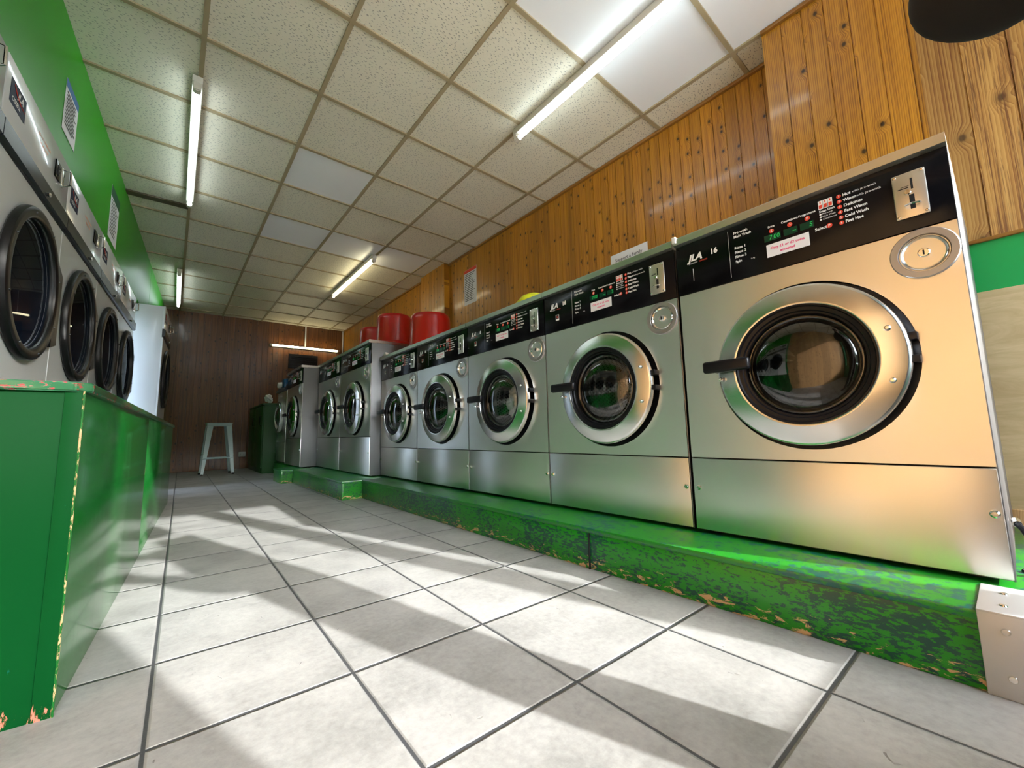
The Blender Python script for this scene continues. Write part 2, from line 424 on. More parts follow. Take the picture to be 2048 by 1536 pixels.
def boards(name, mat, length, height, pw, loc, rz, z0=0.0, groove=.0045, depth=.006, thick=.05):
    """wall of real boards: face towards local -y, boards pitch pw along local x"""
    m = MB(); pts = []; x = 0.0; xs = []
    pts.append((0, 0))
    k = 1
    while k*pw < length-.002:
        e = k*pw
        pts += [(e-groove/2, 0), (e-groove/4, depth), (e+groove/4, depth), (e+groove/2, 0)]
        k += 1
    pts.append((length, 0))
    bm = m.bm
    lo = [bm.verts.new((a, b, z0)) for a, b in pts]; hi = [bm.verts.new((a, b, height)) for a, b in pts]
    for i in range(len(pts)-1): bm.faces.new([lo[i], lo[i+1], hi[i+1], hi[i]])
    b0 = [bm.verts.new((0,thick,z0)), bm.verts.new((length,thick,z0)), bm.verts.new((length,thick,height)), bm.verts.new((0,thick,height))]
    bm.faces.new(b0[::-1])
    bm.faces.new([lo[0], hi[0], b0[3], b0[0]]); bm.faces.new([lo[-1], b0[1], b0[2], hi[-1]])
    bm.faces.new([hi[0]]+hi[1:]+[b0[2], b0[3]]); bm.faces.new(([lo[0]]+lo[1:]+[b0[1], b0[0]])[::-1])
    o = m.build(name, mat, smooth=0, fix=False)
    o.location = loc; o.rotation_euler = (0,0,rz)
    return struct(o)
# right wall: viewed from the left, local x runs to -y
boards('wall_right', M['pine'], YB-.62, H+.005, .0775, (RX, YB, 0), -PI/2)
boards('wall_right_boxing', M['pine_box'], .66-.09, H+.005, .092, (BX, .66, 0), -PI/2, 1.245, thick=.28)
boards('wall_right_boxing_worn', M['pine_pale'], .09-YF, H+.005, .118, (BX, .09, 0), -PI/2, 1.245, thick=.28)
boards('wall_right_pier', M['pine'], .64, H+.005, .0775, (RX-.075, 5.08, 0), -PI/2, 0, thick=.075)
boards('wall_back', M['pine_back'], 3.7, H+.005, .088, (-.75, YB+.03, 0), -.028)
o = MB().box(0,-.012,0, 1.65,.28,.205, .002).build('wall_right_skirt', M['pine_left']); struct(o); o.location=(BX,.65,0); o.rotation_euler=(0,0,-PI/2)
o = MB().box(0,0,.205, 1.65,.28,1.036).build('wall_right_plywood', M['plywood'], smooth=0); struct(o); o.location=(BX,.65,0); o.rotation_euler=(0,0,-PI/2)
o = MB().box(0,.002,1.036, 1.65,.28,1.232).build('wall_right_green_board', M['green_board'], smooth=0); struct(o); o.location=(BX,.65,0); o.rotation_euler=(0,0,-PI/2)
o = MB().box(0,-.010,1.232, 1.65,.27,1.247, .003).build('trim_3', M['trim_wood']); struct(o); o.location=(BX,.65,0); o.rotation_euler=(0,0,-PI/2)
for k, q in enumerate([(RX-.022,.66,RX+.01,4.44),(RX-.022,5.08,RX+.01,YB-.1),(BX-.020,YF,BX+.01,.66)]):
    struct(MB().box(q[0],q[1],H-.020,q[2],q[3],H+.002,.004).build('trim_%d' % (k+6), M['trim_wood']))

# left wall: green bulkhead over the dryers, full height beyond them, pine towards the shop front
def sk(y, x=0.0): return (LX(y)+x, y)
def slab(m, y0, y1, z0, z1, th=.5, dx=0.0):
    a, b = sk(y0, dx), sk(y1, dx)
    m.prism([(a[0],a[1],z0),(b[0],b[1],z0),(b[0]-th,b[1],z0),(a[0]-th,a[1],z0)], (0,0,z1-z0))
m = MB(); slab(m, 1.355, 5.50, 1.966, H+.005); slab(m, 5.50, 6.75, 2.045, H+.005); slab(m, 6.76, 9.0, 0, H+.005)
o = m.build('wall_left', M['green_wall'], smooth=0); struct(o)
ang = math.atan(SK)
boards('wall_left_near', M['pine_left'], 2.44, H+.005, .10, (LX(YF-.1), YF-.1, 0), PI/2-ang, thick=.3)
o = MB().box(0,0,0,.055,.3,H).build('trim_5', M['green_board']); struct(o); o.location=(LX(1.30)+.002,1.30,0); o.rotation_euler=(0,0,PI/2-ang)

# shop front behind the camera: glazed bays in green frames
wf = MB(); gx = [(-.64,.0),(.69,1.635),(1.725,2.30)]
zs, zt = .60, 2.585
wf.box(-1.2,YF-.12,0,2.8,YF,zs); wf.box(-1.2,YF-.12,zt,2.8,YF,H)
px = -1.2
for a, b in gx: wf.box(px,YF-.12,zs,a,YF,zt); px = b
wf.box(px,YF-.12,zs,2.8,YF,zt)
o = wf.build('wall_front', M['frame_green'], smooth=0); struct(o)
for k, (a, b) in enumerate(gx):
    m = MB(); w = .025
    for q in [(a,zs,a+w,zt),(b-w,zs,b,zt),(a,zs,b,zs+w),(a,zt-w,b,zt)]: m.box(q[0],YF-.09,q[1],q[2],YF-.05,q[3])
    o = m.build('window_%d' % (k+1), M['frame_green'], smooth=0); struct(o)
    MB().box(a+w,YF-.072,zs+w,b-w,YF-.068,zt-w).build('window_pane', M['window_glass'], o, smooth=0)
o = MB().box(-30,-40,-.16,30,YF-.12,-.12).build('ground', M['concrete'], smooth=0); struct(o)

# ------------------------------------------------------------------ washing machines
def fastener(m, x, z, r=.009):
    m.lathe([(0,-.006),(r*.6,-.006),(r,-.003),(r,.002)], (x,0,z), n=16)
    m.box(x-r*.75,-.0075,z-.0012,x+r*.75,-.0055,z+.0012)

def make_washer(P):
    W, zs, zf, zt, zh, D = P['W'], P['zs'], P['zf'], P['zt'], P['zh'], P['D']
    cx, cz, k = P['cx'], P['cz'], P['k']
    root = thing('washing_machine', 'x', 'washing machine')
    kx, kz = W/.735, (zt-zf)/.195
    FX = lambda x: x*kx
    FZ = lambda z: zf+(z-.872)*kz
    g = .0025
    # cabinet carcass
    m = MB(); 
    m.box(.0,.006,.0,.004,D,zh-.027,.001); m.box(W-.004,.006,.0,W,D,zh-.027,.001)
    m.box(.004,.012,.0,W-.004,D,.004); m.box(.004,D-.004,.004,W-.004,D,zh-.027); m.box(.004,.012,zh-.034,W-.004,D-.004,zh-.027)
    m.mi = 1; m.box(.004,.012,zs-.012,W-.004,.016,zs+.012); m.box(.004,.0125,zf-.012,W-.004,.016,zf+.012)
    m.build('cabinet', [M['steel_side'], M['gap']], root)
    # upper front with door opening
    m = MB(); R = .257*k; n = 72; bm = m.bm
    rect = (g, zs+g, W-g, zf-g)
    def onrect(a):
        dx, dz = math.cos(a), math.sin(a); t = 1e9
        if dx > 1e-9: t = min(t, (rect[2]-cx)/dx)
        if dx < -1e-9: t = min(t, (rect[0]-cx)/dx)
        if dz > 1e-9: t = min(t, (rect[3]-cz)/dz)
        if dz < -1e-9: t = min(t, (rect[1]-cz)/dz)
        return cx+dx*t, cz+dz*t
    angs = sorted([2*PI*i/n for i in range(n)] + [math.atan2(z-cz, x-cx) % (2*PI) for x in (rect[0],rect[2]) for z in (rect[1],rect[3])])
    inn = [bm.verts.new((cx+R*math.cos(a), 0, cz+R*math.sin(a))) for a in angs]
    inb = [bm.verts.new((cx+R*math.cos(a), .02, cz+R*math.sin(a))) for a in angs]
    out = [bm.verts.new((*[(lambda q: (q[0],0,q[1]))(onrect(a))][0],)) for a in angs]
    oub = [bm.verts.new((v.co.x, .012, v.co.z)) for v in out]
    N = len(angs)
    for i in range(N):
        j = (i+1) % N
        bm.faces.new([inn[i], out[i], out[j], inn[j]]); bm.faces.new([inn[i], inn[j], inb[j], inb[i]]); bm.faces.new([out[i], oub[i], oub[j], out[j]])
    up = m.build('front_panel', M['steel'], root)
    # lower panel
    m = MB(); m.box(g,0,.004,W-g,.012,zs-g,.0015)
    lp = m.build('lower_panel', M['steel'], root)
    for x in (.021*kx, W-.016*kx):
        m = MB(); fastener(m, x, .149*zs/.255+.0); m.build('panel_lock', M['chrome'], lp)
    # top trim
    m = MB(); m.prism([(0,-.004,zt),(0,-.020,zt+.004),(0,-.020,zh-.003),(0,-.016,zh),(0,D,zh),(0,D,zh-.026),(0,.05,zh-.026),(0,.05,zt)], (W,0,0))
    m.build('top_trim', M['trim'], root)
    # control panel
    m = MB(); m.box(.001,-.003,zf,W-.001,.010,zt,.001)
    cp = m.build('control_panel', M['black'], root)
    y = -.0040
    m = MB(); m.text('JLA', FX(.048), FZ(1.004), .034*kx, y, .28, .0016, sx=1.05); m.text('16', FX(.130), FZ(1.004), .026*kx, y, 0, .0014)
    m.text('LAUNDRY', FX(.048), FZ(.984), .0075*kx, y)
    m.mi = 1; m.text('SERVICES', FX(.088), FZ(.984), .0075*kx, y)
    m.build('logo', [M['white_ink'], M['red_ink']], cp, smooth=0, fix=False)
    m = MB()
    for s, z in [('Pre-wash',1.040),('Main Wash',1.026),('Rinse 1',.985),('Rinse 2',.969),('Rinse 3',.953),('Spin',.936)]:
        m.text(s, FX(.214), FZ(z), .0125*kx, y, 0, .0003)
    for s, x in [('Price',.331),('Countdown',.383),('Programme',.430)]: m.text(s, FX(x), FZ(1.018), .0095*kx, y, 0, .0003, 'CENTER')
    m.text('Select', FX(.446), FZ(.957), .0125*kx, y, 0, .0003)
    m.text('Soap Dish', FX(.461), FZ(1.009), .0095*kx, y, 0, .0003)
    for i, s in enumerate(['Pre-wash','Main Wash','Conditioner']):
        m.text(s, FX(.468), FZ(1.000-.0085*i), .007*kx, y); m.disc(FX(.4635), FZ(1.000-.0085*i), .0028*kx, y, 10)
    for i, (a, b) in enumerate([('Hot','with pre-wash'),('Warm','with pre-wash'),('Delicates',''),('Fast Warm',''),('Cold Wash',''),('Fast Hot','')]):
        m.text(a, FX(.520), FZ(1.036-.0165*i), .0115*kx, y, 0, .0004)
        if b: m.text(b, FX(.520)+(.022 if a == 'Hot' else .031)*kx, FZ(1.036-.0165*i), .0092*kx, y)
    m.rect(FX(.1955), FZ(.886), FX(.1965), FZ(1.055), y)
    m.text('16 kg', FX(.262), FZ(.932), .006*kx, y)
    m.build('lettering', M['white_ink'], cp, smooth=0, fix=False)
    m = MB()
    for x in (.331,.383,.430): m.disc(FX(x), FZ(1.003), .0072*kx, y, 20)
    m.disc(FX(.482), FZ(.9575), .0072*kx, y, 20)
    for i in range(6): m.disc(FX(.511), FZ(1.036-.0165*i), .0058*kx, y, 18)
    m.mi = 1
    for x in (.461,.473,.485): m.rect(FX(x-.0005), FZ(1.016), FX(x+.0105), FZ(1.043), y)
    m.mi = 0
    for x in (.461,.473,.485): m.rect(FX(x+.001), FZ(1.018), FX(x+.009), FZ(1.030), y-.0003); m.rect(FX(x+.0035), FZ(1.033), FX(x+.0065), FZ(1.041), y-.0003)
    m.mi = 1
    for x, s in ((.331,'£'),(.430,'P')): m.text(s, FX(x), FZ(1.003), .011*kx, y-.0004, 0, .0003, 'CENTER')
    m.text('P', FX(.482), FZ(.9575), .011*kx, y-.0004, 0, .0003, 'CENTER')
    m.rect(FX(.3825), FZ(1.003), FX(.3835), FZ(1.0085), y-.0004); m.rect(FX(.3825), FZ(1.0025), FX(.3875), FZ(1.0035), y-.0004)
    for i in range(6): m.text(str(i+1), FX(.511), FZ(1.036-.0165*i), .0085*kx, y-.0004, 0, .0002, 'CENTER')
    m.build('red_symbols', [M['red_ink'], M['white_ink']], cp, smooth=0, fix=False)
    for x0, x1, s in ((.308,.356,'7.00'),(.364,.402,'--'),(.409,.445,'5')):
        m = MB(); m.rect(FX(x0), FZ(.970), FX(x1), FZ(.992), y); m.mi = 1
        m.text(s, FX(x1-.003), FZ(.981), .020*kx, y-.0006, .1, 0, 'RIGHT', sx=.9)
        m.build('display', [M['display'], M['segment']], cp, smooth=0, fix=False)
    m = MB(); m.box(FX(.312),y-.0006,FZ(.916),FX(.430),y+.001,FZ(.959)); m.mi = 1
    m.text('Only £1 or £2 coins', FX(.371), FZ(.944), .0115*kx, y-.001, 0, .0003, 'CENTER'); m.text('accepted', FX(.371), FZ(.929), .0115*kx, y-.001, 0, .0003, 'CENTER')
    m.build('price_sticker', [M['paper'], M['pink_ink']], cp, smooth=0, fix=False)
    if P.get('slot'):
        m = MB(); m.rect(FX(.0625), FZ(.916), FX(.0640), FZ(.962), y); m.build('panel_seam', M['white_ink'], cp, smooth=0, fix=False)
    # coin plate
    m = MB(); m.box(FX(.626),-.008,FZ(.906),FX(.691),-.002,FZ(1.033),.003)
    m.mi = 1; m.box(FX(.6615),-.0085,FZ(.983),FX(.6660),-.0070,FZ(1.013)); m.box(FX(.656),-.0085,FZ(.928),FX(.666),-.0070,FZ(.968))
    m.rect(FX(.636), FZ(.988), FX(.657), FZ(.9905), -.0083); m.rect(FX(.642), FZ(.993), FX(.658), FZ(.9945), -.0083)
    m.mi = 2; m.lathe([(0,-.013),(.006*kx,-.013),(.0075*kx,-.008)], (FX(.654),0,FZ(.976)), n=16)
    m.tube([(FX(.646),-.008,FZ(.938)),(FX(.648),-.022,FZ(.936)),(FX(.661),-.030,FZ(.935)),(FX(.674),-.022,FZ(.936)),(FX(.676),-.008,FZ(.938))], .0028, 6)
    for x in (.632,.685):
        for z in (.913,1.026): m.lathe([(0,-.0105),(.003,-.0100),(.004,-.008)], (FX(x),0,FZ(z)), n=10)
    m.build('coin_slot', [M['satin'], M['gap'], M['chrome']], root)
    # soap hatch
    hx, hz, hk = P['hx'], P['hz'], P['hk']
    m = MB(); m.lathe([(.066*hk,0),(.066*hk,-.006),(.064*hk,-.008),(.050*hk,-.008),(.048*hk,-.004),(.047*hk,.012)], (hx,0,hz), n=56)
    sh = m.build('soap_hatch', M['hatch'], root)
    m = MB(); m.lathe([(.0475*hk,.010),(.0455*hk,-.004),(.043*hk,-.006),(.038*hk,.002),(.030*hk,.012),(.018*hk,.010),(.012*hk,.004),(0,.003)], (hx,0,hz), n=48)
    m.build('hatch_cap', M['chrome'], sh)
    m = MB(); m.lathe([(.012*hk,.006),(.012*hk,-.008),(.010*hk,-.010),(0,-.010)], (hx,0,hz), n=24); m.mi = 1
    m.box(hx-.0016,-.0112,hz-.006*hk,hx+.0016,-.0098,hz+.006*hk)
    m.build('hatch_lock', [M['chrome'], M['gap']], sh)
    # recess wall and drum
    m = MB(); m.lathe([(.2565*k,.008),(.2565*k,.018),(.235*k,.020),(.200*k,.022),(.175*k,.05)], (cx,0,cz), n=72)
    m.build('door_seal_rim', M['rubber'], root)
    m = MB(); rd = .165*k
    m.lathe([(.172*k,.04),(rd,.06),(rd,.30),(rd*.5,.312),(0,.312)], (cx,0,cz), n=48)
    m.mi = 1
    for rr in range(1, 9):
        r = rd*.11*rr; nn = max(6, int(2*PI*r/(.017*k)))
        for q in range(nn):
            a = 2*PI*q/nn+rr*.3; m.disc(cx+r*math.cos(a), cz+r*math.sin(a), .0052*k, .2995 if r > rd*.5 else .3115, 8)
    for i in range(13):
        for q in range(56):
            a = 2*PI*(q+.5*(i % 2))/56; u = Vector((math.cos(a),0,math.sin(a))); tq = Vector((-u.z,0,u.x)); c0 = Vector((cx,.072+i*.0165,cz))+u*(rd-.0012)
            m.bm.faces.new([m.bm.verts.new(c0+tq*.0055*math.cos(PI*h/3)+Vector((0,.0055*math.sin(PI*h/3),0))) for h in range(6)]).material_index = 1
    m.mi = 0
    for q in range(3):
        a = 2*PI*q/3+.5; ux, uz = math.cos(a), math.sin(a); tx, tz = -uz, ux
        p = lambda r, s: (cx+ux*r+tx*s, .08, cz+uz*r+tz*s)
        m.prism([p(rd,-.03),p(rd-.045,-.008),p(rd-.045,.008),p(rd,.03)], (0,.21,0))
    m.build('drum', [M['drum'], M['gap']], root)
    # door
    m = MB()
    m.lathe([(.226*k,-.004),(.238*k,-.008),(.2425*k,-.015),(.2435*k,-.020),(.2435*k,-.030),(.2415*k,-.037),(.237*k,-.0405),(.235*k,-.0412),(.187*k,-.0522),(.185*k,-.0526),(.181*k,-.051),(.179*k,-.046),(.179*k,-.012)], (cx,0,cz), n=96, close=True)
    door = m.build('door', M['ring'], root)
    m = MB(); m.lathe([(.180*k,-.014),(.180*k,-.049),(.176*k,-.049),(.173*k,-.044),(.163*k,-.042),(.160*k,-.036),(.155*k,-.035),(.152*k,-.028),(.150*k,.0),(.172*k,.02)], (cx,0,cz), n=72)
    m.build('gasket', M['rubber'], door)
    m = MB(); m.lathe([(.152*k,-.026),(.146*k,-.032),(.142*k,-.030),(.138*k,-.026),(.134*k,-.030),(.118*k,-.040),(.09*k,-.049),(.055*k,-.055),(.025*k,-.0575),(0,-.058)], (cx,0,cz), n=72)
    m.build('door_glass', M['glass'], door, smooth=80)
    m = MB()
    h0, h1, hzz = cx-.274*k, cx-.126*k, cz+.020*k
    m.box(h0,-.088,hzz-.020*k,h1,-.064,hzz+.020*k,.009,3); m.box(h0+.012,-.068,hzz-.014*k,h0+.05,-.004,hzz+.012*k,.004)
    m.build('handle', M['rubber'], door)
    for bx, bz in ((-.231,-.022),(.204,.066),(.201,-.073)):
        m = MB(); m.lathe([(0,-.058),(.004*k,-.0575),(.0065*k,-.0535),(.0075*k,-.049)], (cx+bx*k,0,cz+bz*k), n=14); m.build('bolt', M['chrome'], door)
    for a, b in ((.03,.05),(-.03,-.01)):
        MB().box(cx+.235*k,-.030,cz+a*k,cx+.256*k,.016,cz+b*k,.002).build('hinge', M['rubber'], door)
    # feet
    for x in (.06, W-.06):
        for yy in (.07, D-.07):
            m = MB(); m.lathe([(0,-.0115),(.022,-.0115),(.022,-.004),(.012,-.004),(.012,.004)], (x,yy,0), axis='Z', n=16); m.build('foot', M['rubber'], root)
    return root

PA = dict(W=.7355, zs=.255, zf=.872, zt=1.066, zh=1.098, D=.82, cx=.381, cz=.548, k=1.0, hx=.668, hz=.803, hk=1.0, slot=True)
PB = dict(W=.888, zs=.352, zf=1.037, zt=1.232, zh=1.264, D=.95, cx=.470, cz=.640, k=1.06, hx=.782, hz=.968, hk=1.05)
ZB = .167
GA = 'stainless washing machines of the low near row'
GB = 'stainless washing machines of the tall far row'
pitch = .7396
protoA = make_washer(PA)
labA = ['stainless washing machine nearest the camera, at the right end, its front glowing orange',
        'second washing machine from the near end, below the white paper sign on the pine wall',
        'third washing machine from the near end, laundry behind its glass, lime bowl on top',
        'fourth washing machine from the near end, empty, right after the laundry-filled one',
        'last of the low washing machines, against the bare steel side of a taller one']
A = []
for i in range(5):
    r = protoA if i == 0 else copy_tree(protoA)
    r.location = (1.485, .032+pitch*(i+1)-.002-(.005 if i == 0 else 0), ZB); r.rotation_euler = (0,0,-PI/2)
    tag(r, labA[i], 'washing machine', GA)
    A.append(r)
for r in A[1:]:
    for cpn in KIDS(r):
        if cpn.name.startswith('control_panel'):
            for q in KIDS(cpn):
                if q.name.startswith('panel_seam'): bpy.data.objects.remove(q)
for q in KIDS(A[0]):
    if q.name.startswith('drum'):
        for sl in q.material_slots: sl.link = 'OBJECT'; sl.material = M['dark']  # interior shade painted onto the nearest drum, its twins stay steel
MB().box(-.003,-.026,1.078,.012,.03,1.104,.002).build('joint_clip', M['plastic'], A[0])
badge = None
for r in A[1:]:
    cpn = [q for q in KIDS(r) if q.name.startswith('control_panel')][0]
    if badge is None:
        m = MB(); m.rect(.083,.925,.106,.955,-.0042); m.mi = 1; m.rect(.085,.934,.104,.953,-.0045)
        m.mi = 2; m.prism([(.088,-.0048,.950),(.0945,-.0048,.942),(.101,-.0048,.950),(.101,-.0048,.946),(.0945,-.0048,.937),(.088,-.0048,.946)], (0,-.0002,0))
        badge = m.build('card_badge', [M['white_ink'], M['gap'], M['red_ink']], cpn, smooth=0, fix=False)
    else:
        b = badge.copy(); COL.objects.link(b); b.parent = cpn
m = MB(); m.lathe([(0,.03),(.016,.027),(.026,.016),(.028,.0),(.024,-.014)], (.045,.02,1.115), axis='Y', n=24)
m.build('corner_knob', M['white_cap'], A[4])
protoB = make_washer(PB)
labB = ['tall washing machine next to the low row, nearest of the tall ones, red tubs above',
        'middle tall washing machine, second tall one back from the low row',
        'tall washing machine of the farthest pair, right of the small dark one']
for i, (x, y) in enumerate([(1.385, 3.742+.888), (1.385, 3.742+.895+.888), (1.205, 5.56+.888)]):
    r = protoB if i == 0 else copy_tree(protoB)
    r.location = (x, y, ZB); r.rotation_euler = (0,0,-PI/2); tag(r, labB[i], 'washing machine', GB)

# the odd washer at the far end
def far_washer():
    root = thing('washing_machine', 'small dark washing machine at the far end with a blue display and grey fascia', 'washing machine', (1.205, 7.11, ZB), -PI/2)
    W = .64
    MB().box(0,.02,0,W,.8,1.20,.004).build('cabinet', M['steel_side'], root)
    MB().box(.002,0,.30,W-.002,.02,1.03,.003).build('front_panel', M['steel'], root)
    MB().box(.002,0,.02,W-.002,.02,.295,.003).build('lower_panel', M['steel'], root)
    m = MB(); m.prism([(0,0,1.035),(0,-.03,1.045),(0,.05,1.24),(0,.12,1.255),(0,.12,1.035)], (W,0,0)); cp = m.build('control_panel', simple('slate_fascia', (.03,.035,.045), .3), root)
    m = MB(); m.box(.42,-.03,1.08,.60,.03,1.20,.004); m.build('display', simple('blue_display', (.02,.10,.22), .25), cp)
    m = MB(); m.lathe([(0,-.055),(.04,-.05),(.045,-.01),(.05,.02)], (.22,0,1.14), n=28); m.build('dial', M['plastic'], cp)
    m = MB(); m.lathe([(.20,.0),(.225,-.02),(.225,-.05),(.215,-.06),(.175,-.06),(.165,-.03),(.165,.0)], (W/2,0,.66), n=64, close=True); d = m.build('door', M['ring'], root)
    m = MB(); m.lathe([(.166,-.03),(.12,-.055),(.06,-.075),(0,-.08)], (W/2,0,.66), n=48); m.build('door_glass', M['glass'], d)
    m = MB(); m.lathe([(.17,-.002),(.17,.018),(0,.018)], (W/2,-.003,.66), n=40); m.build('drum', M['dark'], root)
    m = MB(); m.box(.03,-.02,.66,.10,0,.74,.008); m.build('handle', M['rubber'], d)
    for x in (.06,W-.06):
        for y in (.07,.72):
            m = MB(); m.lathe([(0,-.0115),(.022,-.0115),(.022,-.004),(.012,.004)], (x,y,0), axis='Z', n=16); m.build('foot', M['rubber'], root)
far_washer()

# laundry behind the third door
def laundry():
    root = thing('laundry', 'crumpled white and teal laundry inside the third washing machine', 'laundry', (1.65, .032+pitch*3-.002-.381, ZB+.548-.035))
    for nm, mat, s, cfg in (('white_sheet','cloth',3,(0,.02,.03,.105)),('teal_towel','teal',8,(.0,-.02,-.06,.095))):
        bm = bmesh.new(); bmesh.ops.create_icosphere(bm, subdivisions=5, radius=1)
        from mathutils import noise
        for v in bm.verts:
            p = v.co.copy(); n = noise.noise(p*2.2+Vector((s,s,s)))*.5+abs(noise.noise(p*4.5+Vector((s,0,2))))*.45+abs(noise.noise(p*9+Vector((s,5,2))))*.16
            v.co = p*(1+n*.55)
            v.co.x *= .8; v.co *= cfg[3]; v.co += Vector(cfg[:3])
        m = MB(); m.bm.free(); m.bm = bm; m.build(nm, M[mat], root, smooth=180)
laundry()

# ------------------------------------------------------------------ plinths
def plinth(label, y0, y1, x0, zt=.155, x1=2.40, cap=False, extra=None):
    root = thing('plinth', label, 'plinth', (x0, y0, 0), 0, 'green stepped plinths under the washing machines')
    L = y1-y0; Wd = x1-x0
    MB().box(.006,0,0,.026,L,zt-.02,.002).build('front_board', M['plinth'], root)
    for a, b in ((.001,.02),(L-.02,L-.001)): MB().box(.026,a,0,Wd,b,zt-.02).build('end_board', M['plinth'] if not cap else M['pale_side'], root)
    m = MB(); m.box(0,0,zt-.021,Wd,L,zt,.005); m.build('top_board', M['plinth_top'], root)
    if extra: MB().box(extra[0]-x0,L,0,Wd,extra[1]-y0,zt,.004).build('rear_step', M['plinth'], root)
    if cap:
        m = MB(); m.box(-.003,-.004,.0,.008,.072,zt+.002,.002); m.box(-.003,-.004,zt-.002,.20,.072,zt+.004,.002)
        cpn = m.build('metal_end_cap', simple('dull_aluminium', (.55,.55,.55), .5, .55), root)
        for z in (.04,.125):
            m = MB(); m.lathe([(0,-.0062),(.0055,-.0058),(.007,-.003)], (0,.036,z), axis='X', n=16); m.build('screw', M['chrome'], cpn)
        for x in (.05,.14):
            m = MB(); m.lathe([(.007,.003),(.0055,.0062),(0,.0068)], (x,.036,zt), axis='Z', n=16); m.build('screw', M['chrome'], cpn)
    return root
p1 = plinth('long chipped green plinth under the low washing machines with a metal end cap', .012, 3.585, 1.265, cap=True)
plinth('middle green plinth stepping out under the tall washing machines', 3.585, 5.40, 1.10)
plinth('short green plinth block at the far end stepping out furthest', 5.40, 5.87, .975, extra=(1.19, 7.12))
m = MB(); m.box(1.262,1.085,.0,1.2715,1.0875,.134); o = m.build('board_joint', M['gap'], p1, smooth=0); o.location = (-1.265,-.012,0)

# ------------------------------------------------------------------ tumble dryers
def make_dryer():
    root = thing('tumble_dryer', 'x', 'tumble dryer'); W = .866
    m = MB(); m.box(.002,.012,-.026,W-.002,.48,2.030,.004); m.build('cabinet', M['white_metal'], root)
    cx, cz, R = .450, 1.243, .346
    m = MB(); m.box(.002,0,.62,W-.002,.015,1.672,.004); fp = m.build('front_panel', M['white_metal'], root)
    m = MB(); m.box(.001,-.004,1.770,W-.001,.015,2.032,.004); fa = m.build('fascia', M['white_metal'], root)
    m = MB(); m.prism([(0.001,-.004,1.682),(0.001,-.016,1.690),(0.001,-.016,1.762),(0.001,-.004,1.768),(0.001,.012,1.768),(0.001,.012,1.682)], (W-.002,0,0)); gb = m.build('grey_band', M['grey_band'], root)
    m = MB(); m.lathe([(0,-.030),(.008,-.029),(.011,-.024),(.008,-.016)], (W*.60,0,1.712), n=16); m.build('band_lock', M['chrome'], gb)
    # badge
    m = MB(); m.box(.045,-.0052,1.862,.205,-.0035,1.962); m.mi = 1
    m.text('JLA', .115, 1.930, .040, -.006, .25, .0012); m.text('CISSELL', .062, 1.886, .026, -.006, 0, .0006)
    m.mi = 2; m.tube([(.075,-.006,1.95),(.105,-.006,1.925),(.145,-.006,1.908),(.195,-.006,1.902)], [.0008,.0016,.0016,.0006], 5)
    m.build('badge', [M['navy'], M['white_ink'], M['red_ink']], fa, smooth=0, fix=False)
    m = MB(); m.text('DO NOT OVERLOAD', .37, 1.935, .018, -.005, 0, .0003); m.text('THIS MACHINE', .39, 1.905, .018, -.005, 0, .0003)
    m.build('warning_sticker', M['orange'], fa, smooth=0, fix=False)
    m = MB(); m.box(.62,-.010,1.865,.705,-.003,1.955,.003); m.mi = 1; m.box(.645,-.0115,1.885,.665,-.009,1.935); m.mi = 2
    m.tube([(.72,-.010,1.95),(.722,-.040,1.945),(.722,-.042,1.875),(.735,-.01,1.865)], .005, 8)
    m.box(.714,-.012,1.86,.75,-.003,1.96,.004)
    m.build('coin_slot', [M['black'], M['gap'], M['chrome']], root)
    # door
    m = MB(); m.lathe([(.338,-.002),(.346,-.008),(.346,-.022),(.341,-.031),(.331,-.035),(.327,-.0355),(.307,-.0355),(.303,-.035),(.294,-.029),(.290,-.018),(.288,-.002)], (cx,0,cz), n=80, close=True)
    d = m.build('door', M['dryer_ring'], root)
    m = MB(); m.lathe([(.289,-.010),(.26,-.013),(0,-.015)], (cx,0,cz), n=56); m.build('door_glass', M['dglass'], d)
    m = MB(); m.lathe([(.2885,-.016),(.2900,-.019),(.2915,-.022),(.2930,-.024)], (cx,0,cz), n=80); m.build('glass_trim', M['grey_band'], d)
    m = MB(); m.prism([(cx+.300,-.002,cz+.205),(cx+.385,-.002,cz+.16),(cx+.385,-.002,cz-.21),(cx+.300,-.002,cz-.235)], (0,-.026,0))
    m.build('hinge_plate', M['dryer_ring'], d)
    for a in range(8):
        t = 2*PI*a/8+.35; m = MB(); m.lathe([(0,-.0405),(.004,-.040),(.005,-.037),(.0055,-.034)], (cx+.318*math.cos(t),0,cz+.318*math.sin(t)), n=10); m.build('screw', M['grey_band'], d)
    m = MB(); m.lathe([(.286,-.006),(.286,.13),(.312,.135)], (cx,-.002,cz), n=64); m.build('throat', simple('blue_black_enamel', (.012,.018,.030), .22), root)
    m = MB(); rd = .315
    m.lathe([(.312,.135),(rd,.15),(rd,.45),(0,.45)], (cx,-.002,cz), n=64)
    m.mi = 1
    for i in range(15):
        for q in range(84):
            a = 2*PI*(q+.5*(i % 2))/84; u = Vector((math.cos(a),0,math.sin(a))); tq = Vector((-u.z,0,u.x)); c0 = Vector((cx,.163+i*.0195,cz))+u*(rd-.002)
            vs = [m.bm.verts.new(c0+tq*.0075*math.cos(PI*h/3)+Vector((0,.0062*math.sin(PI*h/3),0))) for h in range(6)]
            m.bm.faces.new(vs).material_index = 1
    m.build('drum', [simple('dryer_drum_steel', (.30,.36,.42), .3, .9), M['gap']], root)
    return root
